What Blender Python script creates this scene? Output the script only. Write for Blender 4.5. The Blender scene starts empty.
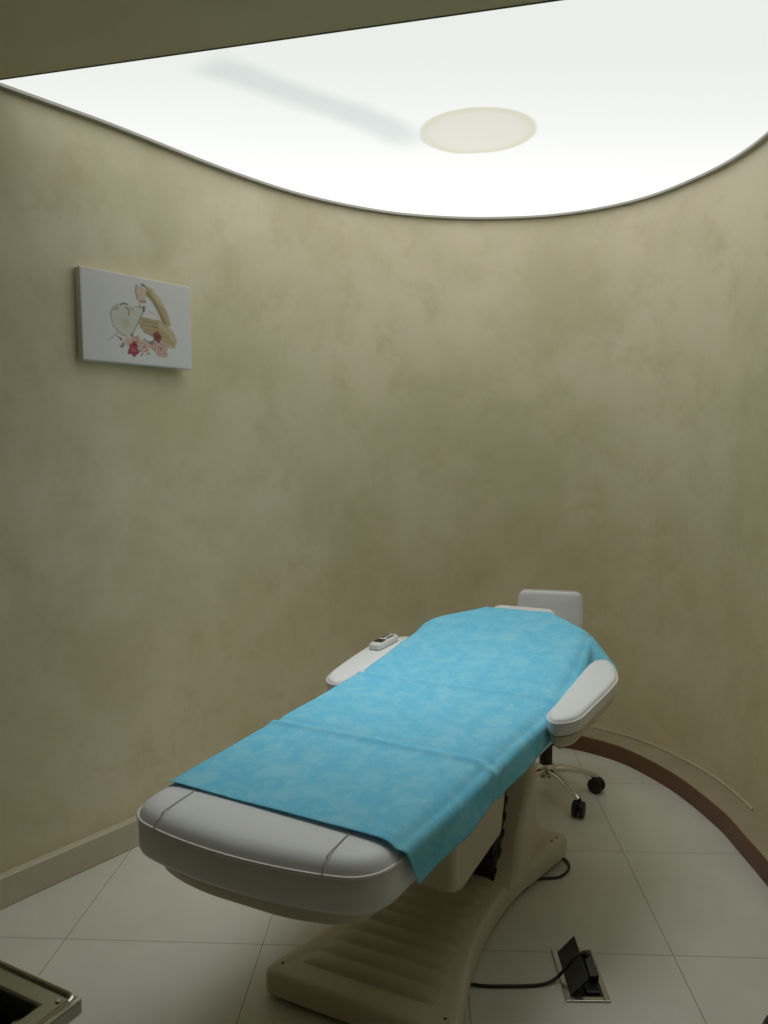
import bpy, bmesh, math, random
import numpy as np
from mathutils import Vector, Matrix
random.seed(7)
rng = np.random.default_rng(7)
S = bpy.context.scene
COL = S.collection

# ---------------------------------------------------------------- camera
CAM = Vector((1.0904, -2.2481, 1.4682))
PITCH, ROLL, YAW, FPX = 0.0793, -0.0061, -0.0538, 800.3
fw = Vector((math.sin(YAW)*math.cos(PITCH), math.cos(YAW)*math.cos(PITCH), -math.sin(PITCH)))
rt = Vector((math.cos(YAW), -math.sin(YAW), 0))
up = rt.cross(fw)
rt2 = rt*math.cos(ROLL) + up*math.sin(ROLL)
up2 = -rt*math.sin(ROLL) + up*math.cos(ROLL)
cd = bpy.data.cameras.new('camera')
cd.sensor_fit = 'VERTICAL'; cd.sensor_height = 24.0
cd.lens = FPX/1024*24.0
cd.clip_start = 0.02
cam = bpy.data.objects.new('camera', cd); COL.objects.link(cam)
cam.matrix_world = Matrix((
    (rt2.x, up2.x, -fw.x, CAM.x), (rt2.y, up2.y, -fw.y, CAM.y),
    (rt2.z, up2.z, -fw.z, CAM.z), (0, 0, 0, 1)))
S.camera = cam
S.view_settings.view_transform = 'Standard'
S.view_settings.look = 'None'
S.view_settings.gamma = 1.0
S.view_settings.use_curve_mapping = False
S.view_settings.exposure = 0.0
w = bpy.data.worlds.new('world'); S.world = w; w.use_nodes = True
w.node_tree.nodes['Background'].inputs[0].default_value = (0.02, 0.02, 0.02, 1)
w.node_tree.nodes['Background'].inputs[1].default_value = 0.2
PANEL = 1.22          # radiance of the backlit stretch ceiling
H = 2.597 

# added lamp, unseen, just under the membrane: brightens floor and bed from above
ld = bpy.data.lights.new('added_fill_lamp', 'AREA'); ld.shape = 'ELLIPSE'; ld.size = 1.2; ld.size_y = .55
ld.energy = 3.1; ld.color = (.96, .98, 1.0); ld.spread = math.radians(80)
lo = bpy.data.objects.new('added_fill_lamp', ld); COL.objects.link(lo); lo.location = (.95, .30, 2.585)

# ---------------------------------------------------------------- helpers
def tag(o, label=None, cat=None, group=None, kind=None):
    if label: o['label'] = label
    if cat: o['category'] = cat
    if group: o['group'] = group
    if kind: o['kind'] = kind
    return o

def empty(name, loc, rz=0.0):
    o = bpy.data.objects.new(name, None); COL.objects.link(o)
    o.location = loc; o.rotation_euler = (0, 0, rz); o.empty_display_size = .05
    return o

def link_bm(name, bm, mat, parent=None, smooth=True, bevel=0, segs=2, autos=None):
    bmesh.ops.recalc_face_normals(bm, faces=bm.faces[:])
    me = bpy.data.meshes.new(name); bm.to_mesh(me); bm.free()
    me.materials.append(mat)
    for p in me.polygons: p.use_smooth = smooth
    if smooth: me.set_sharp_from_angle(angle=math.radians(autos or 40))
    o = bpy.data.objects.new(name, me); COL.objects.link(o)
    if parent: o.parent = parent
    if bevel:
        m = o.modifiers.new('bevel', 'BEVEL'); m.width = bevel; m.segments = segs
        m.limit_method = 'ANGLE'; m.angle_limit = math.radians(35)
    return o

def add_box(bm, c, s, rot=None):
    M = Matrix.Translation(c)
    if rot is not None: M = M @ rot.to_4x4()
    r = bmesh.ops.create_cube(bm, size=1.0)
    bmesh.ops.transform(bm, matrix=M @ Matrix.Diagonal((*s, 1)), verts=r['verts'])
    return r['verts']

def frames(pts):
    out = []
    n = len(pts)
    prev = None
    for i in range(n):
        t = (pts[min(i+1, n-1)] - pts[max(i-1, 0)]).normalized()
        if prev is None:
            a = Vector((0, 0, 1)) if abs(t.z) < .9 else Vector((1, 0, 0))
            u = t.cross(a).normalized()
        else:
            u = (prev - t*prev.dot(t)).normalized()
        prev = u
        out.append((u, t.cross(u)))
    return out

def add_tube(bm, pts, r, n=10, closed=False, flat=1.0):
    pts = [Vector(p) for p in pts]
    rs = r if isinstance(r, (list, tuple)) else [r]*len(pts)
    fr = frames(pts)
    rings = []
    for p, (u, v), rr in zip(pts, fr, rs):
        rings.append([bm.verts.new(p + u*rr*math.cos(2*math.pi*k/n) + v*rr*flat*math.sin(2*math.pi*k/n)) for k in range(n)])
    for a, b in zip(rings[:-1], rings[1:]):
        for k in range(n):
            bm.faces.new((a[k], a[(k+1) % n], b[(k+1) % n], b[k]))
    if closed:
        a, b = rings[-1], rings[0]
        for k in range(n):
            bm.faces.new((a[k], a[(k+1) % n], b[(k+1) % n], b[k]))
    else:
        bm.faces.new(rings[0][::-1]); bm.faces.new(rings[-1])

def smooth_path(pts, n=8, closed=False):
    """Catmull-Rom through the points"""
    P = [Vector(p) for p in pts]; out = []; m = len(P)
    rngi = range(m if closed else m-1)
    for i in rngi:
        if closed: a, b, c, d = P[(i-1) % m], P[i], P[(i+1) % m], P[(i+2) % m]
        else: a, b, c, d = P[max(i-1, 0)], P[i], P[i+1], P[min(i+2, m-1)]
        for k in range(n):
            t = k/n
            out.append(.5*((2*b)+(c-a)*t+(2*a-5*b+4*c-d)*t*t+(3*b-a-3*c+d)*t**3))
    if not closed: out.append(P[-1])
    return out

def add_lathe(bm, prof, c=(0, 0, 0), n=32, M=None):
    c = Vector(c); rings = []
    for r, z in prof:
        vs = []
        for k in range(n):
            a = 2*math.pi*k/n
            p = Vector((r*math.cos(a), r*math.sin(a), z))
            if M is not None: p = M @ p
            vs.append(bm.verts.new(p + c))
        rings.append(vs)
    for a, b in zip(rings[:-1], rings[1:]):
        for k in range(n):
            bm.faces.new((a[k], a[(k+1) % n], b[(k+1) % n], b[k]))
    bm.faces.new(rings[0][::-1]); bm.faces.new(rings[-1])

def normals2(P):
    P = np.asarray(P, float); n = len(P)
    t = np.roll(P, -1, 0) - np.roll(P, 1, 0)
    t /= np.linalg.norm(t, axis=1)[:, None] + 1e-12
    N = np.stack([t[:, 1], -t[:, 0]], 1)
    area = .5*np.sum(P[:, 0]*np.roll(P[:, 1], -1) - np.roll(P[:, 0], -1)*P[:, 1])
    return N if area > 0 else -N          # outward

def add_pad(bm, P, prof, zf=lambda x, y: 0.0, dome=0.0, rings_in=6, bottom=True):
    """P plan outline, prof = [(inset, z)...] bottom to top; the top closes with rings to the middle"""
    P = np.asarray(P, float); N = normals2(P); n = len(P)
    rings = []
    for ins, z in prof:
        Q = P - N*ins
        rings.append([bm.verts.new((q[0], q[1], z + zf(q[0], q[1]))) for q in Q])
    Q = P - N*prof[-1][0]; c = Q.mean(0); zt = prof[-1][1]
    for k in range(1, rings_in+1):
        s = 1 - k/(rings_in+1)
        R = c + (Q-c)*s
        rings.append([bm.verts.new((q[0], q[1], zt + dome*(1-s*s) + zf(q[0], q[1]))) for q in R])
    for a, b in zip(rings[:-1], rings[1:]):
        for k in range(n):
            bm.faces.new((a[k], a[(k+1) % n], b[(k+1) % n], b[k]))
    cv = bm.verts.new((c[0], c[1], zt + dome + zf(c[0], c[1])))
    for k in range(n): bm.faces.new((rings[-1][k], rings[-1][(k+1) % n], cv))
    if bottom: bm.faces.new(rings[0][::-1])

def rounded_poly(pts, radii, n=6):
    """round the corners of a closed polygon"""
    out = []; m = len(pts)
    for i in range(m):
        a, b, c = (Vector(pts[i-1]), Vector(pts[i]), Vector(pts[(i+1) % m]))
        r = radii[i] if isinstance(radii, (list, tuple)) else radii
        d1 = (a-b).normalized(); d2 = (c-b).normalized()
        l = min(r, (a-b).length*.49, (c-b).length*.49)
        p1 = b + d1*l; p2 = b + d2*l
        for k in range(n+1):
            t = k/n
            out.append(tuple((1-t)**2*p1 + 2*t*(1-t)*b + t*t*p2))
    return out

# ---------------------------------------------------------------- materials
def new_mat(name):
    m = bpy.data.materials.new(name); m.use_nodes = True
    nt = m.node_tree; b = nt.nodes['Principled BSDF']
    return m, nt, b

def plain(name, col, rough=.5, metal=0.0, spec=.5, noise=0.0, nscale=8.0, bump=0.0, bscale=200.0, coat=0.0):
    m, nt, b = new_mat(name)
    b.inputs['Roughness'].default_value = rough
    b.inputs['Metallic'].default_value = metal
    b.inputs['Specular IOR Level'].default_value = spec
    b.inputs['Coat Weight'].default_value = coat
    tc = nt.nodes.new('ShaderNodeTexCoord')
    nz = nt.nodes.new('ShaderNodeTexNoise'); nz.inputs['Scale'].default_value = nscale
    nz.inputs['Detail'].default_value = 4
    nt.links.new(tc.outputs['Object'], nz.inputs['Vector'])
    rp = nt.nodes.new('ShaderNodeValToRGB')
    rp.color_ramp.elements[0].position = .3; rp.color_ramp.elements[1].position = .7
    rp.color_ramp.elements[0].color = (*[c*(1-noise) for c in col], 1)
    rp.color_ramp.elements[1].color = (*[min(1, c*(1+noise)) for c in col], 1)
    nt.links.new(nz.outputs['Fac'], rp.inputs['Fac'])
    nt.links.new(rp.outputs['Color'], b.inputs['Base Color'])
    if bump:
        n2 = nt.nodes.new('ShaderNodeTexNoise'); n2.inputs['Scale'].default_value = bscale
        nt.links.new(tc.outputs['Object'], n2.inputs['Vector'])
        bp = nt.nodes.new('ShaderNodeBump'); bp.inputs['Strength'].default_value = bump
        bp.inputs['Distance'].default_value = .001
        nt.links.new(n2.outputs['Fac'], bp.inputs['Height'])
        nt.links.new(bp.outputs['Normal'], b.inputs['Normal'])
    return m

def mathn(nt, op, a, b=None, c=None):
    n = nt.nodes.new('ShaderNodeMath'); n.operation = op
    for i, x in enumerate((a, b, c)):
        if x is None: continue
        if isinstance(x, (int, float)): n.inputs[i].default_value = x
        else: nt.links.new(x, n.inputs[i])
    return n.outputs[0]

def mixc(nt, fac, a, b, mode='MIX'):
    n = nt.nodes.new('ShaderNodeMix'); n.data_type = 'RGBA'; n.blend_type = mode
    if isinstance(fac, (int, float)): n.inputs[0].default_value = fac
    else: nt.links.new(fac, n.inputs[0])
    for i, x in ((6, a), (7, b)):
        if isinstance(x, tuple): n.inputs[i].default_value = (*x, 1) if len(x) == 3 else x
        else: nt.links.new(x, n.inputs[i])
    return n.outputs[2]

def ramp(nt, fac, p0, p1):
    n = nt.nodes.new('ShaderNodeMapRange'); n.inputs[1].default_value = p0; n.inputs[2].default_value = p1
    n.clamp = True; n.interpolation_type = 'SMOOTHSTEP'
    nt.links.new(fac, n.inputs[0]); return n.outputs[0]

def noise(nt, vec, scale, detail=4, rough=.55, dist=0.0):
    n = nt.nodes.new('ShaderNodeTexNoise'); n.inputs['Scale'].default_value = scale
    n.inputs['Detail'].default_value = detail; n.inputs['Roughness'].default_value = rough
    n.inputs['Distortion'].default_value = dist
    nt.links.new(vec, n.inputs['Vector']); return n.outputs['Fac']

def wall_material():
    m, nt, b = new_mat('sponged_plaster')
    tc = nt.nodes.new('ShaderNodeTexCoord'); v = tc.outputs['Object']
    c = mixc(nt, ramp(nt, noise(nt, v, 1.6, 5, .6), .35, .68), (.69, .625, .41), (.83, .75, .555))
    c = mixc(nt, mathn(nt, 'MULTIPLY', ramp(nt, noise(nt, v, 5.0, 10, .74, .1), .47, .74), .6), c, (.62, .53, .31))
    c = mixc(nt, mathn(nt, 'MULTIPLY', ramp(nt, noise(nt, v, 12, 8, .75, .1), .5, .75), .35), c, (.80, .77, .66))
    nt.links.new(c, b.inputs['Base Color'])
    b.inputs['Roughness'].default_value = .55
    b.inputs['Specular IOR Level'].default_value = .25
    bp = nt.nodes.new('ShaderNodeBump'); bp.inputs['Strength'].default_value = .12; bp.inputs['Distance'].default_value = .004
    nt.links.new(noise(nt, v, 14, 6, .7), bp.inputs['Height'])
    nt.links.new(bp.outputs['Normal'], b.inputs['Normal'])
    return m

def floor_material():
    m, nt, b = new_mat('polished_tile')
    tc = nt.nodes.new('ShaderNodeTexCoord'); v = tc.outputs['Object']
    sp = nt.nodes.new('ShaderNodeSeparateXYZ'); nt.links.new(v, sp.inputs[0])
    def gl(o):
        f = mathn(nt, 'ABSOLUTE', mathn(nt, 'SUBTRACT', mathn(nt, 'FRACT', mathn(nt, 'ADD', mathn(nt, 'DIVIDE', o, .6), 20.5)), .5))
        return mathn(nt, 'LESS_THAN', f, .0021)
    g = mathn(nt, 'MAXIMUM', gl(sp.outputs[0]), gl(sp.outputs[1]))
    c = mixc(nt, ramp(nt, noise(nt, v, 3.0, 5), .35, .7), (.66, .66, .57), (.71, .71, .62))
    # scuffs and dirt
    d = mathn(nt, 'MULTIPLY', ramp(nt, noise(nt, v, 30, 3, .5, 1.5), .72, .78), .3)
    c = mixc(nt, d, c, (.20, .16, .10))
    c = mixc(nt, mathn(nt, 'MULTIPLY', g, .75), c, (.10, .085, .055))
    nt.links.new(c, b.inputs['Base Color'])
    r = mathn(nt, 'ADD', mathn(nt, 'MULTIPLY', g, .4), .27)
    nt.links.new(r, b.inputs['Roughness'])
    b.inputs['Specular IOR Level'].default_value = .35
    return m

def panel_material():
    """backlit stretch membrane: it gives off the light of the room"""
    m, nt, b = new_mat('backlit_membrane')
    nt.nodes.remove(b)
    out = nt.nodes['Material Output']
    e = nt.nodes.new('ShaderNodeEmission')
    tc = nt.nodes.new('ShaderNodeTexCoord'); v = tc.outputs['Object']
    sp = nt.nodes.new('ShaderNodeSeparateXYZ'); nt.links.new(v, sp.inputs[0])
    x, y = sp.outputs[0], sp.outputs[1]
    n1 = noise(nt, v, 1.2, 3)
    # lamps behind the far edge burn a little brighter than those by the soffit
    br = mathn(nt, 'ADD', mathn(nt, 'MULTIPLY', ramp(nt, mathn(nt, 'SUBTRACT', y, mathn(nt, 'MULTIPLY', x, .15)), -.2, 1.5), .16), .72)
    base = mixc(nt, ramp(nt, y, -.2, 1.3), (.94, .98, .93), (.995, 1.0, .98))
    # oval water stain
    dx = mathn(nt, 'DIVIDE', mathn(nt, 'SUBTRACT', x, 1.275), .215)
    dy = mathn(nt, 'DIVIDE', mathn(nt, 'SUBTRACT', y, .735), .215)
    rr = mathn(nt, 'SQRT', mathn(nt, 'ADD', mathn(nt, 'MULTIPLY', dx, dx), mathn(nt, 'MULTIPLY', dy, dy)))
    rr = mathn(nt, 'ADD', rr, mathn(nt, 'MULTIPLY', mathn(nt, 'SUBTRACT', noise(nt, v, 6, 3), .5), .12))
    inside = mathn(nt, 'SUBTRACT', 1.0, ramp(nt, rr, .93, 1.02))
    edge = mathn(nt, 'MULTIPLY', inside, ramp(nt, rr, .72, .97))
    c = mixc(nt, mathn(nt, 'MULTIPLY', inside, .9), base, (.80, .775, .68))
    c = mixc(nt, mathn(nt, 'MULTIPLY', edge, .6), c, (.70, .71, .50))
    # grey diagonal shadow band painted into the glow colour of the membrane
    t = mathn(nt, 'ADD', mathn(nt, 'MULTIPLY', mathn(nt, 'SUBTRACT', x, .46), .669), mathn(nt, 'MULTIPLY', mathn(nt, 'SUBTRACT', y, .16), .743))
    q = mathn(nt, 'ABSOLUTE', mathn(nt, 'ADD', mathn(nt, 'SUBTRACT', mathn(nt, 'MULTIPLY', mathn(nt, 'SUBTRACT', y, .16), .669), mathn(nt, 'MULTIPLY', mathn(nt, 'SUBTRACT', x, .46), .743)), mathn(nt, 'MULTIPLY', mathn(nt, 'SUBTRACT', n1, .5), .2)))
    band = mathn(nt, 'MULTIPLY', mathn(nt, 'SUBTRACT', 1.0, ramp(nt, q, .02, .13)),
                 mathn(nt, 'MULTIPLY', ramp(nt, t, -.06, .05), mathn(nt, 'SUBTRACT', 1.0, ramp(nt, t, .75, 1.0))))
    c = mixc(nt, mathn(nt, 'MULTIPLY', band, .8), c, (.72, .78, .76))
    nt.links.new(c, e.inputs['Color'])
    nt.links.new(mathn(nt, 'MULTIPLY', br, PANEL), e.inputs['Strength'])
    nt.links.new(e.outputs[0], out.inputs['Surface'])
    return m

def cloth_material():
    m, nt, b = new_mat('blue_nonwoven')
    tc = nt.nodes.new('ShaderNodeTexCoord'); v = tc.outputs['Object']
    c = mixc(nt, ramp(nt, noise(nt, v, 16, 7, .68, .6), .38, .68), (.18, .67, .95), (.29, .75, .96))
    c = mixc(nt, mathn(nt, 'MULTIPLY', ramp(nt, noise(nt, v, 45, 5, .7, .5), .52, .72), .4), c, (.50, .87, .98))
    nt.links.new(c, b.inputs['Base Color'])
    b.inputs['Roughness'].default_value = .75
    b.inputs['Specular IOR Level'].default_value = .3
    bp = nt.nodes.new('ShaderNodeBump'); bp.inputs['Strength'].default_value = .25; bp.inputs['Distance'].default_value = .003
    nt.links.new(noise(nt, v, 22, 5, .6), bp.inputs['Height'])
    nt.links.new(bp.outputs['Normal'], b.inputs['Normal'])
    tr = nt.nodes.new('ShaderNodeBsdfTranslucent'); nt.links.new(c, tr.inputs['Color'])
    mx = nt.nodes.new('ShaderNodeMixShader'); mx.inputs[0].default_value = .06
    out = nt.nodes['Material Output']
    nt.links.new(b.outputs[0], mx.inputs[1]); nt.links.new(tr.outputs[0], mx.inputs[2])
    nt.links.new(mx.outputs[0], out.inputs['Surface'])
    return m

M_wall = wall_material()
M_floor = floor_material()
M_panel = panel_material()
M_cloth = cloth_material()
M_soffit = plain('olive_plaster', (.66, .59, .38), .8, noise=.05, nscale=2)
M_backwall = plain('dim_back_plaster', (.30, .26, .18), .8)
M_ledge = plain('painted_ledge', (.40, .35, .225), .7, noise=.06)
M_tilebase = plain('beige_skirting', (.60, .54, .40), .4, noise=.05, nscale=5)
M_brown = plain('brown_skirting', (.15, .062, .030), .42, noise=.12, nscale=9)
M_alu = plain('aluminium_trim', (.42, .41, .37), .35, metal=.6)
M_leather = plain('white_leather', (.84, .86, .88), .42, noise=.02, nscale=3, bump=.25, bscale=350)
M_pipe = plain('white_piping', (.84, .83, .80), .45)
M_seam = plain('grey_stitching', (.46, .46, .45), .7)
M_cream = plain('cream_plastic', (.66, .60, .46), .38, noise=.03, nscale=4)
M_cream2 = plain('ribbed_cream_plastic', (.52, .465, .34), .4, noise=.05, nscale=6)
M_black = plain('black_rubber', (.012, .011, .010), .5)
M_dark = plain('dark_mechanism', (.02, .018, .015), .6)
M_chrome = plain('chrome', (.72, .71, .68), .12, metal=1.0)
M_steel = plain('brushed_steel', (.50, .51, .46), .22, metal=1.0)
M_plug = plain('black_plastic', (.016, .016, .015), .35)
M_lid = plain('dark_grey_plate', (.075, .075, .07), .35, metal=.3)
M_white = plain('white_plastic', (.78, .78, .76), .3)
M_glass = plain('black_glass', (.008, .009, .008), .12)
M_canvas = plain('white_canvas', (.80, .80, .79), .8, bump=.2, bscale=900)

# ---------------------------------------------------------------- room shell
trim_pts = [(-.23, .27), (-.14, .40), (-.03, .56), (.08, .735), (.21, .935), (.36, 1.145), (.53, 1.36), (.74, 1.55),
            (.96, 1.69), (1.21, 1.775), (1.45, 1.80), (1.69, 1.775), (1.91, 1.675), (2.09, 1.51), (2.215, 1.28),
            (2.29, 1.05), (2.316, .80), (2.297, .58), (2.275, .36), (2.26, .1)]
trim_pts = [(x + .022*max(0, min(1, (1.0-y)/.5+.3)), y - .015*max(0, min(1, (1.0-y)/.5+.3))) if x < 1 else (x, y) for x, y in trim_pts]
curve = [(p.x, p.y) for p in smooth_path([(a, b, 0) for a, b in trim_pts], 6)]
dl = Vector((.565, .825)).normalized()
left_far = (-.208 - dl.x*3.1, .255 - dl.y*3.1)
INNER = [left_far] + curve + [(2.26, -3.0)]

def offs(poly, d):
    """offset an open polyline to its left (outside of the room) by d"""
    P = np.array(poly, float); t = np.gradient(P, axis=0)
    t[0] = P[1]-P[0]; t[-1] = P[-1]-P[-2]
    t /= np.linalg.norm(t, axis=1)[:, None]
    N = np.stack([-t[:, 1], t[:, 0]], 1)
    return [tuple(q) for q in P + N*d]

def strip(name, poly, d0, d1, z0, z1, mat, parent=None, bevel=0):
    """solid band following poly between offsets d0 (room side) and d1"""
    a = offs(poly, d0); b = offs(poly, d1)
    bm = bmesh.new()
    rows = []
    for p, q in zip(a, b):
        rows.append([bm.verts.new((p[0], p[1], z0)), bm.verts.new((p[0], p[1], z1)),
                     bm.verts.new((q[0], q[1], z1)), bm.verts.new((q[0], q[1], z0))])
    for r, s in zip(rows[:-1], rows[1:]):
        for k in range(4): bm.faces.new((r[k], r[(k+1) % 4], s[(k+1) % 4], s[k]))
    bm.faces.new(rows[0][::-1]); bm.faces.new(rows[-1])
    return link_bm(name, bm, mat, parent, True, bevel)

WO = .026      # the wall stands this far behind the edge trim
i_cut = 1 + 6*6          # end of the flat left wall (index into INNER)
i_top = 1 + 6*13
tag(strip('wall_curved', INNER, WO, WO+.1, 0, 2.72, M_wall), kind='structure')
bm = bmesh.new(); add_box(bm, (.1, -3.05, 1.36), (4.9, .1, 2.72))
tag(link_bm('wall_back', bm, M_backwall, smooth=False), kind='structure')
bm = bmesh.new()
add_box(bm, (.2, -.5, -.05), (5.2, 5.3, .1))
tag(link_bm('floor', bm, M_floor, smooth=False), kind='structure')

# luminous membrane and soffit
SA = Vector((-.222, .222)); SB = Vector((1.40, -.105))
sd = (SB-SA).normalized()
SL = SA - sd*.04
SK = SA + sd*((1.52-SA.x)/sd.x)      # out of view the panel is extended towards the camera to add light
SM = Vector((1.60, -1.3)); SQ = Vector((2.40, -1.32))
def slab(name, poly, z0, z1, mat, smooth=False):
    bm = bmesh.new()
    lo = [bm.verts.new((p[0], p[1], z0)) for p in poly]; hi = [bm.verts.new((p[0], p[1], z1)) for p in poly]
    n = len(poly)
    bm.faces.new(lo[::-1]); bm.faces.new(hi)
    for k in range(n): bm.faces.new((lo[k], lo[(k+1) % n], hi[(k+1) % n], hi[k]))
    return link_bm(name, bm, mat, smooth=False)
wall_in = offs(INNER, .012)
cpart = [p for p in wall_in[1:-1] if (Vector(p)-SA).x*(-sd.y) + (Vector(p)-SA).y*sd.x > .001]
panel_poly = [tuple(SL + Vector((.0, .012)))] + cpart + [(2.267, -1.30), (1.61, -1.29), (1.53, SK.y+.012)]
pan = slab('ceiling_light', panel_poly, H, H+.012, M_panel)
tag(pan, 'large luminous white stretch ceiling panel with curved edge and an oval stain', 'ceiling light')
so = [tuple(SL), tuple(SK), tuple(SM), tuple(SQ), (2.40, -3.05), (-2.4, -3.05), (-2.4, -2.0)]
tag(slab('ceiling', so, H-.002, H+.06, M_soffit), kind='structure')
bm = bmesh.new(); add_box(bm, (.2, -.5, 2.72), (5.2, 5.3, .04))
tag(link_bm('ceiling_slab', bm, M_soffit, smooth=False), kind='structure')
# slim aluminium trim round the membrane
tr_line = [tuple(Vector(INNER[1]) - dl*.06)] + INNER[1:-1] + [(2.26, -1.3)]
tag(strip('trim_1', tr_line, 0, WO, H-.010, H-.0005, M_alu), kind='structure')
bm = bmesh.new()
for a, b_ in ((SA, SK), (SK, SM), (SM, SQ)):
    mid = (a+b_)/2; dd = b_-a
    add_box(bm, (mid.x, mid.y, H-.001), (dd.length, .004, .006), Matrix.Rotation(math.atan2(dd.y, dd.x), 3, 'Z'))
tag(link_bm('trim_2', bm, M_lid, smooth=False), kind='structure')

# skirtings
i_b = 1 + 6*8
tag(strip('baseboard_left', INNER[:i_b+1], WO-.036, WO, 0, .103, M_tilebase, bevel=.004), kind='structure')
# the curved side stands on a low ledge faced with brown board
def strip2(name, poly, d0, d1, z0, z1, mat):
    return tag(strip(name, poly, d0, d1, z0, z1, mat, bevel=.002), kind='structure')
def shift_in(poly, f):
    P = np.array(poly, float); Q = np.array(offs(poly, -1.0)) - P
    return [tuple(p + q*f(p[1])) for p, q in zip(P, Q)]
def ledge(y): t = max(0, min(1, (y-.10)/1.0)); return .020 + .096*t*t*(3-2*t)
seg = INNER[i_b:]
front = shift_in(seg, ledge); back_ = shift_in(seg, lambda y: -WO)
rows = []
bm = bmesh.new()
for p, q in zip(front, back_):
    rows.append([bm.verts.new((p[0], p[1], 0)), bm.verts.new((p[0], p[1], .070)), bm.verts.new((q[0], q[1], .070)), bm.verts.new((q[0], q[1], 0))])
for r, t in zip(rows[:-1], rows[1:]):
    for k in range(4): bm.faces.new((r[k], r[(k+1) % 4], t[(k+1) % 4], t[k]))
bm.faces.new(rows[0][::-1]); bm.faces.new(rows[-1])
tag(link_bm('trim_3', bm, M_ledge), kind='structure')
strip2('baseboard_right', front, -.0135, -.0005, 0, .074, M_brown)
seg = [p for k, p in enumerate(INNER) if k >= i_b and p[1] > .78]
strip2('joint_highlight', seg, WO-.010, WO, .070, .080, M_tilebase)  # pale raised strip added for the highlight along the wall joint

# ---------------------------------------------------------------- treatment bed (local x across, y from foot to head)
FX, FY, PH = .738, -.63, .418
bed = empty('treatment_bed', (FX, FY, 0), -PH)
tag(bed, 'white leather treatment couch on a ribbed cream base with raised backrest', 'treatment bed')
ZS, UH, TS, TB = .648, 1.02, .049, .133
def bz(u):
    return ZS + min(max(u, -.1), UH)*TS + max(0, u-UH)*TB
def hw(u):
    return .330 + .030*min(max(u, 0), 1.0)
def cx(u):
    return -.055 + .067*min(max(u, 0), 1.0)      # the upholstery sits a touch askew on its base
zf = lambda x, y: bz(y)

# leg and seat pad
pl = [(-hw(0), UH+.0), (-hw(.0), .0), (-.16, -.035), (.0, -.045), (.16, -.035), (hw(.0), .0), (hw(1.0), UH)]
pl[0] = (-hw(1.0), UH)
pl = [(x+cx(y), y) for x, y in pl]
out = rounded_poly(pl, [.03, .10, .25, .3, .25, .10, .03], 8)
bm = bmesh.new()
add_pad(bm, out, [(.02, -.116), (.004, -.110), (0, -.10), (0, -.036), (.002, -.030), (.010, -.016), (.022, -.007), (.040, -.002), (.06, 0)], zf, 0.004)
link_bm('seat_pad', bm, M_leather, bed, autos=60)
seat = bed.children[0]
pipe = [Vector((x, y, bz(y)-.031)) for x, y in out]
bm = bmesh.new(); add_tube(bm, pipe + [pipe[0]], .0038, 6)
link_bm('piping', bm, M_pipe, seat)
for sx in (-.27, .165):
    bm = bmesh.new()
    yend = -.030
    pts = [(sx*1.02, yend+.001, bz(yend)-.030), (sx, yend+.012, bz(0)-.0125), (sx, yend+.025, bz(0)-.006), (sx, .0, bz(0)+.000), (sx, .03, bz(.03)+.0025), (sx, .16, bz(.16)+.003)]
    add_tube(bm, smooth_path(pts, 4), .0016, 6)
    link_bm('seam', bm, M_seam, seat)
# lower shell under the pad
po = rounded_poly([(-.30, .98), (-.345, .04), (-.20, -.01), (.08, -.01), (.235, .04), (.30, .98)], [.05, .12, .2, .2, .12, .05], 8)
bm = bmesh.new()
add_pad(bm, po, [(.07, -.182), (.025, -.174), (.004, -.155), (.0, -.135), (.0, -.112)], zf, 0)
link_bm('under_shell', bm, M_cream, bed, autos=50)

# backrest pad with rounded shoulders
UB = 1.64
bo = rounded_poly([(-.348, UH+.005), (-.325, UB-.06), (-.22, UB), (.24, UB), (.345, UB-.06), (.372, UH+.005)],
                  [.02, .08, .08, .08, .08, .02], 6)
bm = bmesh.new()
add_pad(bm, bo, [(.02, -.105), (.003, -.098), (0, -.088), (0, -.034), (.004, -.022), (.016, -.008), (.034, -.001), (.06, .0)], zf, .003)
back = link_bm('backrest', bm, M_leather, bed, autos=60)
# head cushion, narrower, lying on the end of the backrest
ho = rounded_poly([(-.115, 1.53), (-.12, 1.84), (.15, 1.84), (.145, 1.53)], [.04, .05, .05, .04], 6)
bm = bmesh.new()
add_pad(bm, ho, [(.01, -.06), (0, -.05), (0, -.012), (.006, .002), (.018, .010), (.03, .012)], zf, .004)
link_bm('headrest', bm, M_leather, bed, autos=60)
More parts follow.
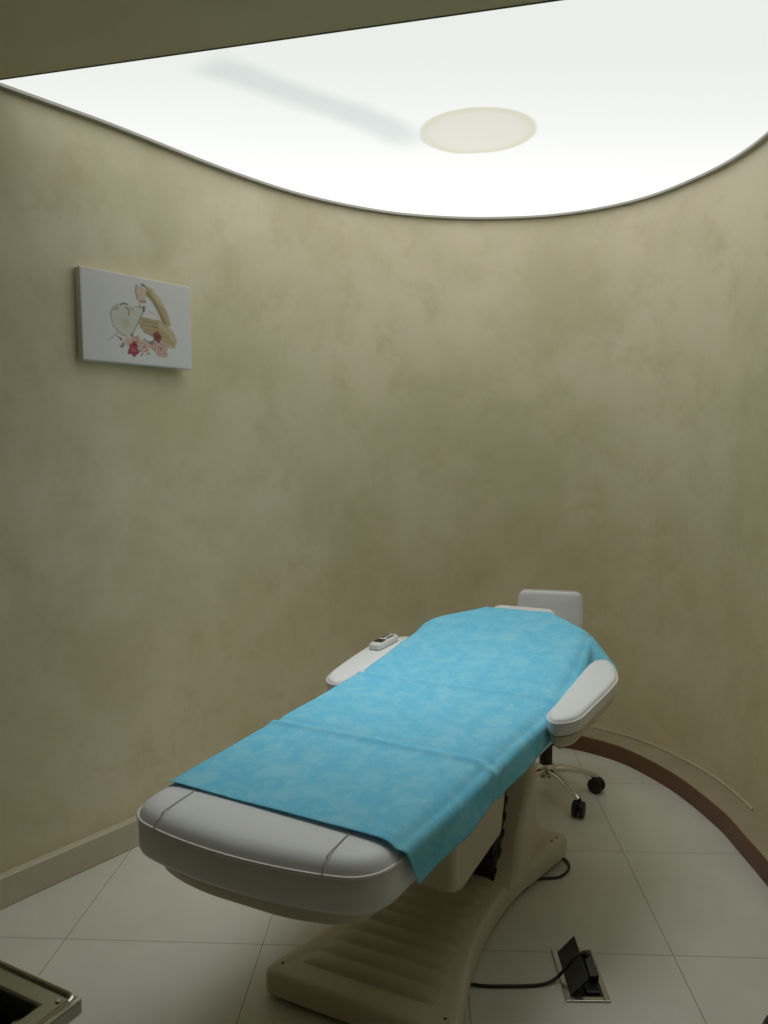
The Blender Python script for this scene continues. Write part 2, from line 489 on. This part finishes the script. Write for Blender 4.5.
# arm rests
def armrest(side, u0, u1, zt):
    """D-shaped pad: straight inner edge, curved outer edge; its own lower shell"""
    w0, w1 = (.372, .486) if side > 0 else (.345, .465)
    c = [(w0, u0+.03), (w0+.035, u0-.015), (w0+.085, u0+.035), (w1-.012, u0+.16), (w1+.004, u0+.34), (w1+.004, u1-.16),
         (w1-.03, u1-.04), (w0+.05, u1+.008), (w0+.008, u1-.02), (w0, u1-.12), (w0, (u0+u1)/2), (w0, u0+.15)]
    P = [(p.x*side, p.y) for p in smooth_path([(a, b, 0) for a, b in c], 6, True)]
    zt_f = lambda x, y: zt + (y-u0)*.035
    bm = bmesh.new()
    add_pad(bm, P, [(.012, -.054), (.002, -.048), (0, -.042), (0, -.016), (.003, -.006), (.010, .0)], zt_f, .003)
    r = link_bm('armrest', bm, M_leather, bed, autos=60)
    bm = bmesh.new()
    pp = [Vector((x, y, zt_f(x, y)-.013)) for x, y in P]
    add_tube(bm, pp + [pp[0]], .0028, 6); link_bm('piping', bm, M_pipe, r)
    bm = bmesh.new()
    add_pad(bm, P, [(.04, -.098), (.02, -.090), (.010, -.076), (.008, -.055)], zt_f, 0)
    link_bm('armrest_shell', bm, M_cream, r, autos=60)
    bm = bmesh.new()
    um = (u0+u1)/2
    add_tube(bm, [(side*.43, um, zt-.08), (side*.40, um, zt-.13), (side*.26, um, zt-.15)], .016, 10)
    link_bm('armrest_bracket', bm, M_dark, r)
    return r
armrest(1, .85, 1.455, .708)
armrest(-1, .95, 1.54, .690)

# under-seat housing
W0 = .03
prof = [(.56, .285), (.56, .42), (.52, .56), (1.02, .56), (1.00, .42), (.95, .275), (.62, .262)]
def prism_x(bm, prof, x0, x1):
    a = [bm.verts.new((x0, p[0], p[1])) for p in prof]; b = [bm.verts.new((x1, p[0], p[1])) for p in prof]
    n = len(prof)
    bm.faces.new(a[::-1]); bm.faces.new(b)
    for k in range(n): bm.faces.new((a[k], a[(k+1) % n], b[(k+1) % n], b[k]))
bm = bmesh.new(); prism_x(bm, prof, -.19, .215)
link_bm('motor_housing', bm, M_cream, bed, bevel=.02, segs=4)
# dark lifting mechanism between housing and column (folded bellows)
bm = bmesh.new()
for k in range(18):
    z0 = .085 + k*.025
    ex = .006 if k % 2 else 0
    add_box(bm, (.015, 1.085, z0+.0125), (.305-ex*2, .15-ex*2, .025))
link_bm('bellows', bm, M_dark, bed, smooth=False, bevel=.003)
# column
cp = [(1.00, .075), (1.07, .13), (1.115, .20), (1.15, .30), (1.17, .40), (1.175, .53), (1.245, .53), (1.25, .40),
      (1.29, .31), (1.325, .22), (1.35, .14), (1.40, .08)]
cps = [(p.y, p.z) for p in smooth_path([(0, a, b) for a, b in cp], 3)]
bm = bmesh.new(); 
n = len(cps)
rows = []
def colw(z): return .186 + max(0, .2-z)*.18 + .022*max(0, min(1, (z-.18)/.15))
for xs in (-1, -.97, -.9, 0, .9, .97, 1):
    ins = {1: .035, .97: .014, .9: .0, 0: 0}[abs(xs)]
    row = []
    for (u, z) in cps:
        cu = 1.21 if z > .3 else 1.21
        du = (cu-u); L = abs(du)+1e-6
        uu = u + du/L*min(ins, L*.6)
        row.append(bm.verts.new((W0+xs*colw(z), uu, z - (ins*.5 if z > .5 else 0))))
    rows.append(row)
for a, b in zip(rows[:-1], rows[1:]):
    for k in range(n): bm.faces.new((a[k], a[(k+1) % n], b[(k+1) % n], b[k]))
bm.faces.new(rows[0][::-1]); bm.faces.new(rows[-1])
link_bm('column', bm, M_cream, bed, autos=50)
# base plate
half = [(.328, .0), (.328, .12), (.330, .24), (.338, .268), (.36, .277), (.42, .262), (.52, .235), (.65, .205), (.80, .188), (.95, .186), (1.10, .200), (1.25, .240), (1.37, .272), (1.405, .272), (1.42, .25), (1.42, .15), (1.42, 0)]
R_ = [(W0+b, a) for a, b in half]; L_ = [(W0-b, a) for a, b in half[::-1]]
ctrl = R_ + L_[1:-1]
base_o = [(p.x, p.y) for p in smooth_path([(a, b, 0) for a, b in ctrl], 4, True)]
bm = bmesh.new()
def zb(x, y): return .0 if y < 1.2 else (y-1.2)*.06
add_pad(bm, base_o, [(.03, .014), (.0, .018), (.0, .062), (.003, .072), (.009, .078), (.018, .080)], zb, 0)
basep = link_bm('base_plate', bm, M_cream, bed, autos=60)
# ribbed step cover
bm = bmesh.new()
nu, nw = 100, 14
grid = []
for i in range(nu+1):
    u = .40 + i/nu*.64
    ph = (u-.40)/.064
    r = abs(math.sin(math.pi*ph))
    e = min(1, (u-.40)/.012, (1.04-u)/.012)
    hwid = .205 - .065*math.sin(min(1, max(0, (u-.36)/.55))*math.pi*.5)
    row = []
    for j in range(nw+1):
        s = -1 + 2*j/nw
        es = min(1, (1-abs(s))*hwid/.012)
        row.append(bm.verts.new((W0 + s*hwid, u, .0795 + .013*max(0, e)*es*(.25+.75*r**.7))))
    grid.append(row)
for a, b in zip(grid[:-1], grid[1:]):
    for j in range(nw): bm.faces.new((a[j], a[j+1], b[j+1], b[j]))
link_bm('ribbed_cover', bm, M_cream2, basep, autos=80)
for (x, y) in [(W0-.24, .375), (W0+.235, .375), (W0+.235, 1.345), (W0+.245, 1.375), (W0-.24, 1.36)]:
    bm = bmesh.new(); add_lathe(bm, [(.0005, 0), (.0042, 0), (.0038, .0015), (.002, .0017)], (x, y, .0797+zb(x, y)), 12)
    link_bm('screw', bm, M_dark, basep)
for (x, y) in [(W0-.22, .40), (W0+.22, .40), (W0+.2, 1.36), (W0-.2, 1.36)]:
    bm = bmesh.new(); add_lathe(bm, [(.018, 0), (.021, .003), (.021, .011), (.008, .014), (.008, .03)], (x, y, 0), 20)
    link_bm('levelling_foot', bm, M_black, basep)

# ---------------------------------------------------------------- blue sheet
def edge_drop(d):
    if d >= .05: return 0.
    t = (.05-d)/.05
    return .026*t**2.2
def wr(u, s):
    z = .0016*math.sin(9*u+3*s+.5)*math.sin(7*s-2*u) + .0009*math.sin(23*u+11*s)*math.sin(17*s+5*u)
    for uc, am in ((.52, .0075), (1.00, .008), (1.33, .002)):
        uu = u - uc - .025*s*math.sin(uc*9)
        z += am*math.exp(-(uu/.013)**2)
        z -= am*.6*math.exp(-((uu-.03)/.02)**2)
    z += .0015*math.exp(-((s+.14)/.006)**2)
    return z
bm = bmesh.new()
NU, NS = 260, 130
s0 = -.324
G = []
for i in range(NU+1):
    u = .10 + (1.735-.10)*i/NU
    row = []
    for j in range(NS+1):
        s1 = .430 + .035*max(0, min(1, (u-1.45)/.1))
        s = s0 + (s1-s0)*j/NS
        uu = u - (.05*s*(1-(u-.10)/.12) if u < .22 else 0)
        W = hw(uu) + .004
        if uu > UH: W = .364 - .035*min(1, (uu-UH)/.6)
        top = bz(uu) + .0085
        a = abs(s); sg = 1 if s > 0 else -1
        r = .012
        # how far the overhang swings outwards (degrees from straight down)
        fl = 7 + 2*math.sin(u*9) + 1.5*math.sin(u*19+1)
        if u > .72: fl -= min(1, (u-.72)/.05)*3
        if u > 1.50: fl += 46*min(1, (u-1.50)/.10)
        if a <= W - .01:
            x = s; z = top + wr(uu, s) - edge_drop(W-a)
        else:
            q = a-(W-.01); z_e = top + wr(uu, sg*(W-.01)) - edge_drop(.01)
            # arc then straight
            th = math.radians(90-fl); r = .022; La = r*th
            if q < La:
                b = q/r; x = (W-.01) + r*math.sin(b); z = z_e - r*(1-math.cos(b))
            else:
                x = (W-.01) + r*math.sin(th) + (q-La)*math.cos(th); z = z_e - r*(1-math.cos(th)) - (q-La)*math.sin(th)
            x *= sg
            if q > .03: x += sg*.003*math.sin(u*17+2)*min(1, (q-.03)/.08)
        # over the head cushion and the sagging slopes beside it
        if uu > 1.50:
            t = min(1, (uu-1.50)/.06); t = t*t*(3-2*t)
            lift = .017*t
            if a > .135:
                lift *= max(0, 1-(a-.135)/.17)
            z += lift
        if uu > UB-.01:
            k = (uu-UB+.01)
            if a > .13:
                z -= k*min(1, (a-.13)/.16)*(.18)
        if a > W-.01 and s > 0 and u < .35:
            yy0 = (a-W+.01)*.5*(1-(u-.10)/.25)
        else: yy0 = 0
        # taut back edge: corners pull in towards the backrest
        yy = uu + yy0
        if u > 1.45:
            k = (u-1.45)/.285
            yy -= k*max(0, a-.13)*.62
        row.append(bm.verts.new((x + cx(uu), yy, z)))
    G.append(row)
for a, b in zip(G[:-1], G[1:]):
    for j in range(NS): bm.faces.new((a[j], a[j+1], b[j+1], b[j]))
sheet = link_bm('disposable_sheet', bm, M_cloth, autos=80)
sheet.location = (FX, FY, 0); sheet.rotation_euler = (0, 0, -PH)
sm = sheet.modifiers.new('solid', 'SOLIDIFY'); sm.thickness = .0007; sm.offset = 1
tag(sheet, 'light blue non-woven disposable sheet spread over the white treatment couch', 'sheet')

# ---------------------------------------------------------------- handset on the left arm rest
def bed_to_world(x, y, z=0):
    return Vector((FX + x*math.cos(PH) + y*math.sin(PH), FY - x*math.sin(PH) + y*math.cos(PH), z))
p = bed_to_world(-.412, 1.385)
rem = empty('remote_control', (p.x, p.y, .690+.435*.035+.0035), -PH-.05)
rem.rotation_euler = (.035, 0, -PH-.02)
tag(rem, 'small white handset with dark display lying on the left armrest', 'remote control')
P = rounded_poly([(-.027, -.085), (.027, -.085), (.024, .085), (-.024, .085)], [.02, .02, .02, .02], 6)
bm = bmesh.new(); add_pad(bm, P, [(.005, 0), (0, .004), (0, .017), (.003, .022), (.008, .024)], dome=.001)
link_bm('handset_body', bm, M_white, rem)
bm = bmesh.new(); add_pad(bm, rounded_poly([(-.017, -.055), (.017, -.055), (.017, -.012), (-.017, -.012)], .004, 3), [(0, .0235), (0, .0262), (.001, .0266)])
link_bm('display', bm, M_glass, rem)
for k, (bx, by) in enumerate([(-.01, .012), (.01, .012), (-.01, .032), (.01, .032), (-.01, .052), (.01, .052)]):
    bm = bmesh.new(); add_pad(bm, rounded_poly([(bx-.006, by-.006), (bx+.006, by-.006), (bx+.006, by+.006), (bx-.006, by+.006)], .003, 3), [(0, .0235), (0, .0262), (.001, .0268)])
    link_bm('button', bm, M_lid, rem)

# ---------------------------------------------------------------- stool behind the head end
stool = empty('rolling_stool', (1.59, 1.07, 0), 0)
tag(stool, 'white padded stool with small backrest and chrome castor base behind the couch', 'stool')
bm = bmesh.new(); add_lathe(bm, [(.034, .085), (.042, .09), (.042, .12), (.032, .135), (.028, .14)], n=28)
hub = link_bm('hub', bm, M_chrome, stool)
bm = bmesh.new(); add_lathe(bm, [(.027, .13), (.027, .34), (.020, .345), (.020, .46)], n=24)
link_bm('gas_lift', bm, M_black, stool)
for k in range(5):
    an = math.radians(-63 + 72*k)
    d = Vector((math.cos(an), math.sin(an), 0)); sdv = Vector((-d.y, d.x, 0))
    bm = bmesh.new()
    pts = [d*.03+Vector((0, 0, .112)), d*.09+Vector((0, 0, .112)), d*.16+Vector((0, 0, .094)), d*.225+Vector((0, 0, .070))]
    add_tube(bm, smooth_path(pts, 4), [.019]*4+[.016]*4+[.013]*4+[.011], 12, flat=.8)
    leg = link_bm('leg', bm, M_chrome, stool)
    bm = bmesh.new()
    c = d*.222
    add_tube(bm, [c+Vector((0, 0, .045)), c+Vector((0, 0, .068))], .006, 8)
    # twin wheels
    cax = (d*math.cos(.7) + sdv*math.sin(.7))
    for sgn in (-1, 1):
        Mx = cax.to_track_quat('Z', 'Y').to_matrix()
        add_lathe(bm, [(.022, -.011), (.031, -.008), (.032, 0), (.031, .008), (.022, .011)], c+cax*sgn*.014+Vector((0, 0, .0322)), 20, Mx)
    add_box(bm, c+Vector((0, 0, .048)), (.034, .034, .026))
    link_bm('caster', bm, M_black, leg)
bm = bmesh.new()
add_lathe(bm, [(.15, .46), (.172, .465), (.178, .49), (.175, .52), (.15, .536), (.08, .540), (.01, .541)], n=40)
link_bm('seat', bm, M_leather, stool)
bd = Vector((.05, 1, 0)).normalized()
bm = bmesh.new()
add_tube(bm, smooth_path([(0, .05, .45), (0, .16, .452), (.005, .235, .50), (.01, .245, .60), (.01, .222, .74)], 5), .010, 10, flat=.6)
link_bm('back_support', bm, M_chrome, stool)
# small backrest pad, faces the couch
P = rounded_poly([(-.142, -.085), (.142, -.085), (.140, .085), (-.130, .085)], .035, 8)
bm = bmesh.new()
add_pad(bm, P, [(.012, -.02), (.002, -.016), (0, -.008), (0, .010), (.004, .017), (.014, .022)], dome=.006)
R = Matrix.Translation((.035, .185, .758)) @ Matrix.Rotation(math.radians(-12), 4, 'Z') @ Matrix.Rotation(math.radians(84), 4, 'X')
bmesh.ops.transform(bm, matrix=R, verts=bm.verts[:])
bk = link_bm('backrest', bm, M_leather, stool)
pp = [R @ Vector((x*1.0, y*1.0, .013)) for x, y in P]
bm = bmesh.new(); add_tube(bm, pp+[pp[0]], .0025, 6); link_bm('piping', bm, M_pipe, bk)

# ---------------------------------------------------------------- canvas picture on the left wall
wn = Vector((dl.y, -dl.x, 0))      # into the room
P0 = Vector((-.21, .25)); zc = 1.931; hgt = .312; wid = .466; thick = .030
cpos = Vector((P0.x + dl.x*.466, P0.y + dl.y*.466, zc))
# plane of the wall face: INNER offset outward by WO
base_pt = Vector((-.208, .255, 0)); d_to = (Vector((cpos.x, cpos.y, 0))-base_pt).dot(wn)
cpos = cpos - wn*(d_to) - wn*WO
pic = empty('canvas_picture', cpos, math.atan2(dl.y, dl.x))
tag(pic, 'small white canvas print of a reclining face, hands and pink roses on the left wall', 'picture')
bm = bmesh.new(); add_box(bm, (0, -thick/2-.002, 0), (wid, thick, hgt))
link_bm('canvas', bm, M_canvas, pic, bevel=.003)
# the print: coloured inks on a fine grid
NX, NY = 260, 174
X, Y = np.meshgrid(np.linspace(0, 1, NX), np.linspace(0, 1, NY))   # y down
X0, Y0 = X.copy(), Y.copy()
X = (X-.5)/1.05+.5+.035; Y = (Y-.5)/1.08+.5+.085
img = np.ones((NY, NX, 3))*np.array([.80, .80, .80])
asp = wid/hgt
def blend(mask, c, al=1.0):
    global img
    k = (np.clip(mask, 0, 1)*al)[..., None]
    img = img*(1-k) + np.array(c)*k
def dist_seg(pts):
    D = np.full(X.shape, 9.)
    for (x0, y0), (x1, y1) in zip(pts[:-1], pts[1:]):
        ax, ay = (X-x0)*asp, (Y-y0); bx, by = (x1-x0)*asp, (y1-y0)
        t = np.clip((ax*bx+ay*by)/(bx*bx+by*by+1e-9), 0, 1)
        D = np.minimum(D, np.hypot(ax-t*bx, ay-t*by))
    return D
def stroke(pts, wd, c, al=1.0, soft=.006):
    blend(1-(dist_seg(pts)-wd)/soft, c, al)
def poly(pts, c, al=1.0, soft=.012):
    n = len(pts); ins = np.zeros(X.shape, bool)
    for i in range(n):
        x0, y0 = pts[i]; x1, y1 = pts[(i+1) % n]
        cond = ((y0 > Y) != (y1 > Y)) & (X < (x1-x0)*(Y-y0)/((y1-y0) or 1e-9)+x0)
        ins ^= cond
    D = dist_seg(list(pts)+[pts[0]]); sg = np.where(ins, -D, D)
    blend(.5-sg/soft, c, al)
def rose(cx, cy, r, c1, c2):
    ax, ay = (X-cx)*asp, Y-cy; rr = np.hypot(ax, ay); th = np.arctan2(ay, ax)
    r = r*1.25; cy = cy-.025
    blend((r*(1+.12*np.sin(5*th+cx*40))-rr)/.012, c1, .95)
    sp = .5+.5*np.sin(rr/r*13 + th*2 + cx*30 + .8*np.sin(3*th))
    blend(((r*.92-rr)/.012 > 0)*sp**3, c2, .75)
    blend((r*.28-rr)/.01, c2, .8)
skin = (.50, .39, .20); skinl = (.72, .63, .42); skind = (.20, .13, .05); ink = (.10, .085, .07)
# face (tilted back, to the left) and neck
poly([(.30, .66), (.28, .55), (.31, .47), (.37, .43), (.44, .42), (.50, .45), (.54, .40), (.60, .42), (.56, .56), (.50, .68), (.46, .76), (.38, .78), (.33, .72)], (.66, .66, .58), .75, .03)
blend(np.exp(-(((X-.41)*asp)**2+(Y-.62)**2)/.004), (.50, .48, .34), .5)
stroke([(.30, .64), (.285, .55), (.31, .48), (.35, .44)], .002, ink, .6)
stroke([(.30, .66), (.33, .71), (.37, .75), (.41, .76)], .002, ink, .6)
stroke([(.37, .44), (.40, .42), (.43, .425)], .005, ink, .85)
stroke([(.32, .50), (.34, .49), (.35, .47)], .004, ink, .7)
stroke([(.42, .46), (.445, .48), (.44, .53)], .010, (.42, .30, .16), .8)
stroke([(.46, .45), (.48, .48)], .003, ink, .6)
stroke([(.49, .44), (.545, .43), (.585, .44)], .003, ink, .5)
stroke([(.27, .82), (.31, .78), (.34, .74)], .002, ink, .5)
stroke([(.34, .78), (.37, .81)], .006, (.35, .12, .10), .8)
# stem across the neck
stroke([(.575, .455), (.52, .60), (.465, .745)], .004, (.30, .29, .22), .8)
stroke([(.575, .43), (.572, .465)], .012, (.14, .13, .11), .9)
stroke([(.465, .74), (.46, .755)], .010, (.10, .09, .08), .9)
# raised fist with bottle
poly([(.505, .22), (.56, .19), (.60, .26), (.585, .38), (.53, .40), (.51, .34)], (.70, .55, .43), .9, .03)
stroke([(.515, .20), (.505, .27), (.52, .35)], .007, skind, .55)
stroke([(.565, .185), (.595, .20)], .010, (.17, .08, .08), .8)
stroke([(.545, .37), (.59, .365)], .012, (.46, .28, .28), .8)
stroke([(.54, .40), (.54, .45)], .003, ink, .4)
# upper forearm
poly([(.59, .19), (.66, .22), (.73, .32), (.79, .45), (.82, .58), (.78, .62), (.74, .56), (.69, .42), (.64, .33), (.60, .30)], skin, .9, .03)
stroke([(.61, .27), (.67, .36), (.72, .47), (.76, .57)], .010, skind, .6, .02)
stroke([(.66, .24), (.73, .36)], .009, skinl, .7, .02)
# reaching hand and second forearm
poly([(.66, .575), (.72, .55), (.78, .60), (.84, .66), (.87, .75), (.85, .84), (.78, .80), (.70, .77), (.64, .73)], skin, .95, .03)
for (a, b) in [((.70, .57), (.545, .555)), ((.70, .61), (.53, .60)), ((.69, .66), (.545, .645)), ((.69, .70), (.575, .685))]:
    stroke([a, b], .016, skin, .9, .01); stroke([(a[0], a[1]+.022), (b[0]+.01, b[1]+.02)], .003, skind, .7)
stroke([(.72, .60), (.80, .67), (.84, .74)], .016, skinl, .6, .03)
stroke([(.62, .72), (.72, .77), (.82, .84)], .004, skind, .6)
stroke([(.62, .46), (.68, .50), (.73, .57)], .002, ink, .4)
# leaves
for k in range(34):
    x = .37 + .36*rng.random(); y = .80 + .18*rng.random(); a = rng.random()*6.28; L = .018+.02*rng.random()
    stroke([(x, y-.02), (x+L*math.cos(a)/asp, y-.02+L*math.sin(a))], .005, (.10, .12, .09), .85)
pk = (.72, .50, .44); pkd = (.47, .22, .19); red = (.36, .03, .06); redd = (.16, .008, .02)
rose(.43, .82, .045, (.70, .58, .48), pk); rose(.50, .81, .055, pk, pkd); rose(.57, .86, .065, (.74, .58, .52), pkd)
rose(.64, .83, .040, pk, pkd); rose(.72, .86, .080, pk, pkd); rose(.75, .91, .045, (.74, .60, .50), pkd)
rose(.69, .735, .050, (.33, .09, .07), redd); rose(.475, .905, .060, red, (.62, .20, .25)); rose(.48, .84, .025, red, redd)
for k in range(10):
    x = .56 + .12*rng.random(); y = .74+.06*rng.random()
    stroke([(x, y), (x+.012, y+.02)], .003, (.16, .19, .15), .8)
img[..., :] = np.clip(img, 0, 1)
bm = bmesh.new()
vs = [[bm.verts.new(((X0[j, i]-.5)*(wid-.008), 0, (.5-Y0[j, i])*(hgt-.008))) for i in range(NX)] for j in range(NY)]
for j in range(NY-1):
    for i in range(NX-1): bm.faces.new((vs[j][i], vs[j+1][i], vs[j+1][i+1], vs[j][i+1]))
me = bpy.data.meshes.new('artwork'); bm.to_mesh(me); bm.free()
ca = me.color_attributes.new('ink', 'FLOAT_COLOR', 'POINT')
flat = np.ones((NX*NY, 4), np.float32); flat[:, :3] = img.reshape(-1, 3)
ca.data.foreach_set('color', flat.ravel())
mp, nt, b = new_mat('printed_ink'); at = nt.nodes.new('ShaderNodeAttribute'); at.attribute_name = 'ink'
nt.links.new(at.outputs['Color'], b.inputs['Base Color']); b.inputs['Roughness'].default_value = .75
me.materials.append(mp)
art = bpy.data.objects.new('artwork', me); COL.objects.link(art); art.parent = pic
art.location = (0, -thick-.0026, 0)

# ---------------------------------------------------------------- floor socket, lid up, with plug
soc = empty('floor_socket', (1.513, -.10, 0), math.radians(1.5))
tag(soc, 'steel-framed floor socket box with its dark lid flipped up', 'floor socket')
bm = bmesh.new()
fwd, fl_, bw = .118, .222, .016
for (c, s) in [((-(fwd-bw)/2, 0, .003), (bw, fl_, .006)), (((fwd-bw)/2, 0, .003), (bw, fl_, .006)),
               ((0, -(fl_-bw)/2, .003), (fwd-2*bw, bw, .006)), ((0, (fl_-bw)/2, .003), (fwd-2*bw, bw, .006))]:
    add_box(bm, c, s)
link_bm('frame', bm, M_steel, soc, smooth=False, bevel=.0015)
bm = bmesh.new(); add_box(bm, (0, 0, .0018), (fwd-2*bw, fl_-2*bw, .003))
link_bm('socket_well', bm, M_plug, soc, smooth=False)
# lid hinged along the left long side, leaning over at about 45 degrees
Rl = Matrix.Rotation(math.radians(-47), 3, 'Y')
bm = bmesh.new(); add_box(bm, Vector((-.042, .002, .006)) + Rl @ Vector((.034, 0, 0)), (.068, .184, .003), Rl)
link_bm('lid', bm, M_lid, soc, smooth=False, bevel=.001)
bm = bmesh.new(); add_box(bm, (.018, 0, .007), (.040, .17, .009))
link_bm('outlet_block', bm, M_plug, soc, smooth=False, bevel=.003)

# power cord: plug in the box, under the base plate, a loop behind it
cord = empty('power_cord', (1.513, -.11, 0), 0)
tag(cord, 'black power cord running from the floor socket to under the couch base', 'power cord')
o0 = Vector((1.513, -.11, 0))
rz = .0055
pts = [(1.536, -.085, .050), (1.522, -.092, .060), (1.500, -.102, .058), (1.474, -.118, .036), (1.440, -.135, .012), (1.396, -.152, rz), (1.314, -.161, rz), (1.227, -.161, rz),
       (1.15, -.13, rz), (1.12, .02, rz), (1.20, .20, rz), (1.36, .36, rz), (1.489, .394, rz), (1.545, .41, rz), (1.584, .47, rz), (1.575, .53, rz), (1.52, .57, rz), (1.42, .55, rz)]
pts = [Vector(p)-o0 for p in pts]
bm = bmesh.new(); add_tube(bm, smooth_path(pts, 8), .0045, 10)
link_bm('cable', bm, M_plug, cord)
bm = bmesh.new()
Rp = Matrix.Rotation(math.radians(6), 3, 'Z') @ Matrix.Rotation(math.radians(14), 3, 'X')
add_box(bm, Vector((1.540, -.105, .030))-o0, (.026, .085, .026), Rp)
add_tube(bm, [Vector((1.542, -.075, .036))-o0, Vector((1.538, -.078, .048))-o0, Vector((1.526, -.090, .059))-o0], [.010, .009, .006], 10)
link_bm('plug', bm, M_plug, cord, bevel=.004, segs=3)

# ---------------------------------------------------------------- steel trolley, lower left
tz = .80
tc_ = Vector((.668, -1.338)); e1 = Vector((-.905, .425)).normalized(); e2 = Vector((-e1.y, e1.x))
if e2.y > 0: e2 = -e2
LX, LY = .60, .40
ctr = tc_ + e1*LX/2 + e2*LY/2
tro = empty('instrument_trolley', (ctr.x, ctr.y, 0), math.atan2(e1.y, e1.x))
tag(tro, 'stainless steel trolley with a dark sunken tray top, near left corner', 'trolley')
sgn = 1
bm = bmesh.new()
fwid, ft = .036, .022
ring = []
for (hx, hy) in ((LX/2, LY/2), (LX/2-fwid, LY/2-fwid)):
    for z in (tz-ft, tz):
        ring.append([bm.verts.new((a*hx, b*hy, z)) for a, b in ((-1, -1), (1, -1), (1, 1), (-1, 1))])
o0_, o1_, i0_, i1_ = ring
for k in range(4):
    j = (k+1) % 4
    for a, b in ((o0_, o1_), (o1_, i1_), (i1_, i0_), (i0_, o0_)):
        bm.faces.new((a[k], a[j], b[j], b[k]))
topf = link_bm('tray_frame', bm, M_steel, tro, smooth=False, bevel=.004, segs=3)
rail = rounded_poly([(-LX/2+.006, -LY/2+.006), (LX/2-.006, -LY/2+.006), (LX/2-.006, LY/2-.006), (-LX/2+.006, LY/2-.006)], .012, 5)
bm = bmesh.new(); rp = [Vector((x, y, tz+.001)) for x, y in rail]; add_tube(bm, rp+[rp[0]], .0035, 8)
link_bm('rim', bm, M_chrome, topf)
bm = bmesh.new(); add_box(bm, (0, 0, tz-.034), (LX-2*fwid+.01, LY-2*fwid+.01, .006))
link_bm('tray', bm, M_glass, tro, smooth=False)
bm = bmesh.new()
for (c, s) in [((0, LY/2-fwid, tz-.026), (LX-2*fwid, .002, .022)), ((0, -(LY/2-fwid), tz-.026), (LX-2*fwid, .002, .022)),
               ((LX/2-fwid, 0, tz-.026), (.002, LY-2*fwid, .022)), ((-(LX/2-fwid), 0, tz-.026), (.002, LY-2*fwid, .022))]:
    add_box(bm, c, s)
link_bm('tray_wall', bm, M_lid, tro, smooth=False)
bm = bmesh.new(); add_box(bm, (0, 0, .25), (LX-.10, LY-.10, .015)); link_bm('lower_shelf', bm, M_steel, tro, smooth=False, bevel=.003)
for sx in (-1, 1):
    for sy in (-1, 1):
        x, y = sx*(LX/2-.05), sy*(LY/2-.05)
        bm = bmesh.new(); add_tube(bm, [(x, y, .07), (x, y, tz-.02)], .0125, 16)
        lg = link_bm('leg', bm, M_steel, tro)
        bm = bmesh.new()
        add_tube(bm, [(x, y, .06), (x, y, .08)], .008, 8)
        add_lathe(bm, [(.022, -.010), (.030, -.008), (.030, .008), (.022, .010)], (x, y, .030), 20, Matrix.Rotation(math.radians(90), 3, 'X'))
        add_box(bm, (x, y, .055), (.026, .030, .016))
        link_bm('caster', bm, M_black, lg)
        bm = bmesh.new(); add_lathe(bm, [(.001, 0), (.0045, 0), (.003, .002), (.001, .0022)], (sx*(LX/2-.02), sy*(LY/2-.02), tz-.0002), 10)
        link_bm('rivet', bm, M_chrome, topf)

# ---------------------------------------------------------------- black bin whose rim peeks in, lower right
bn = empty('waste_bin', (1.89, -.763, 0))
bm = bmesh.new()
add_lathe(bm, [(.11, 0), (.118, .004), (.145, .29), (.150, .30), (.150, .306), (.143, .306), (.138, .29), (.110, .012), (.02, .010)], n=48)
link_bm('bin_body', bm, M_plug, bn)
tag(bn, 'round black waste bin on the tiles at the lower right edge', 'bin')
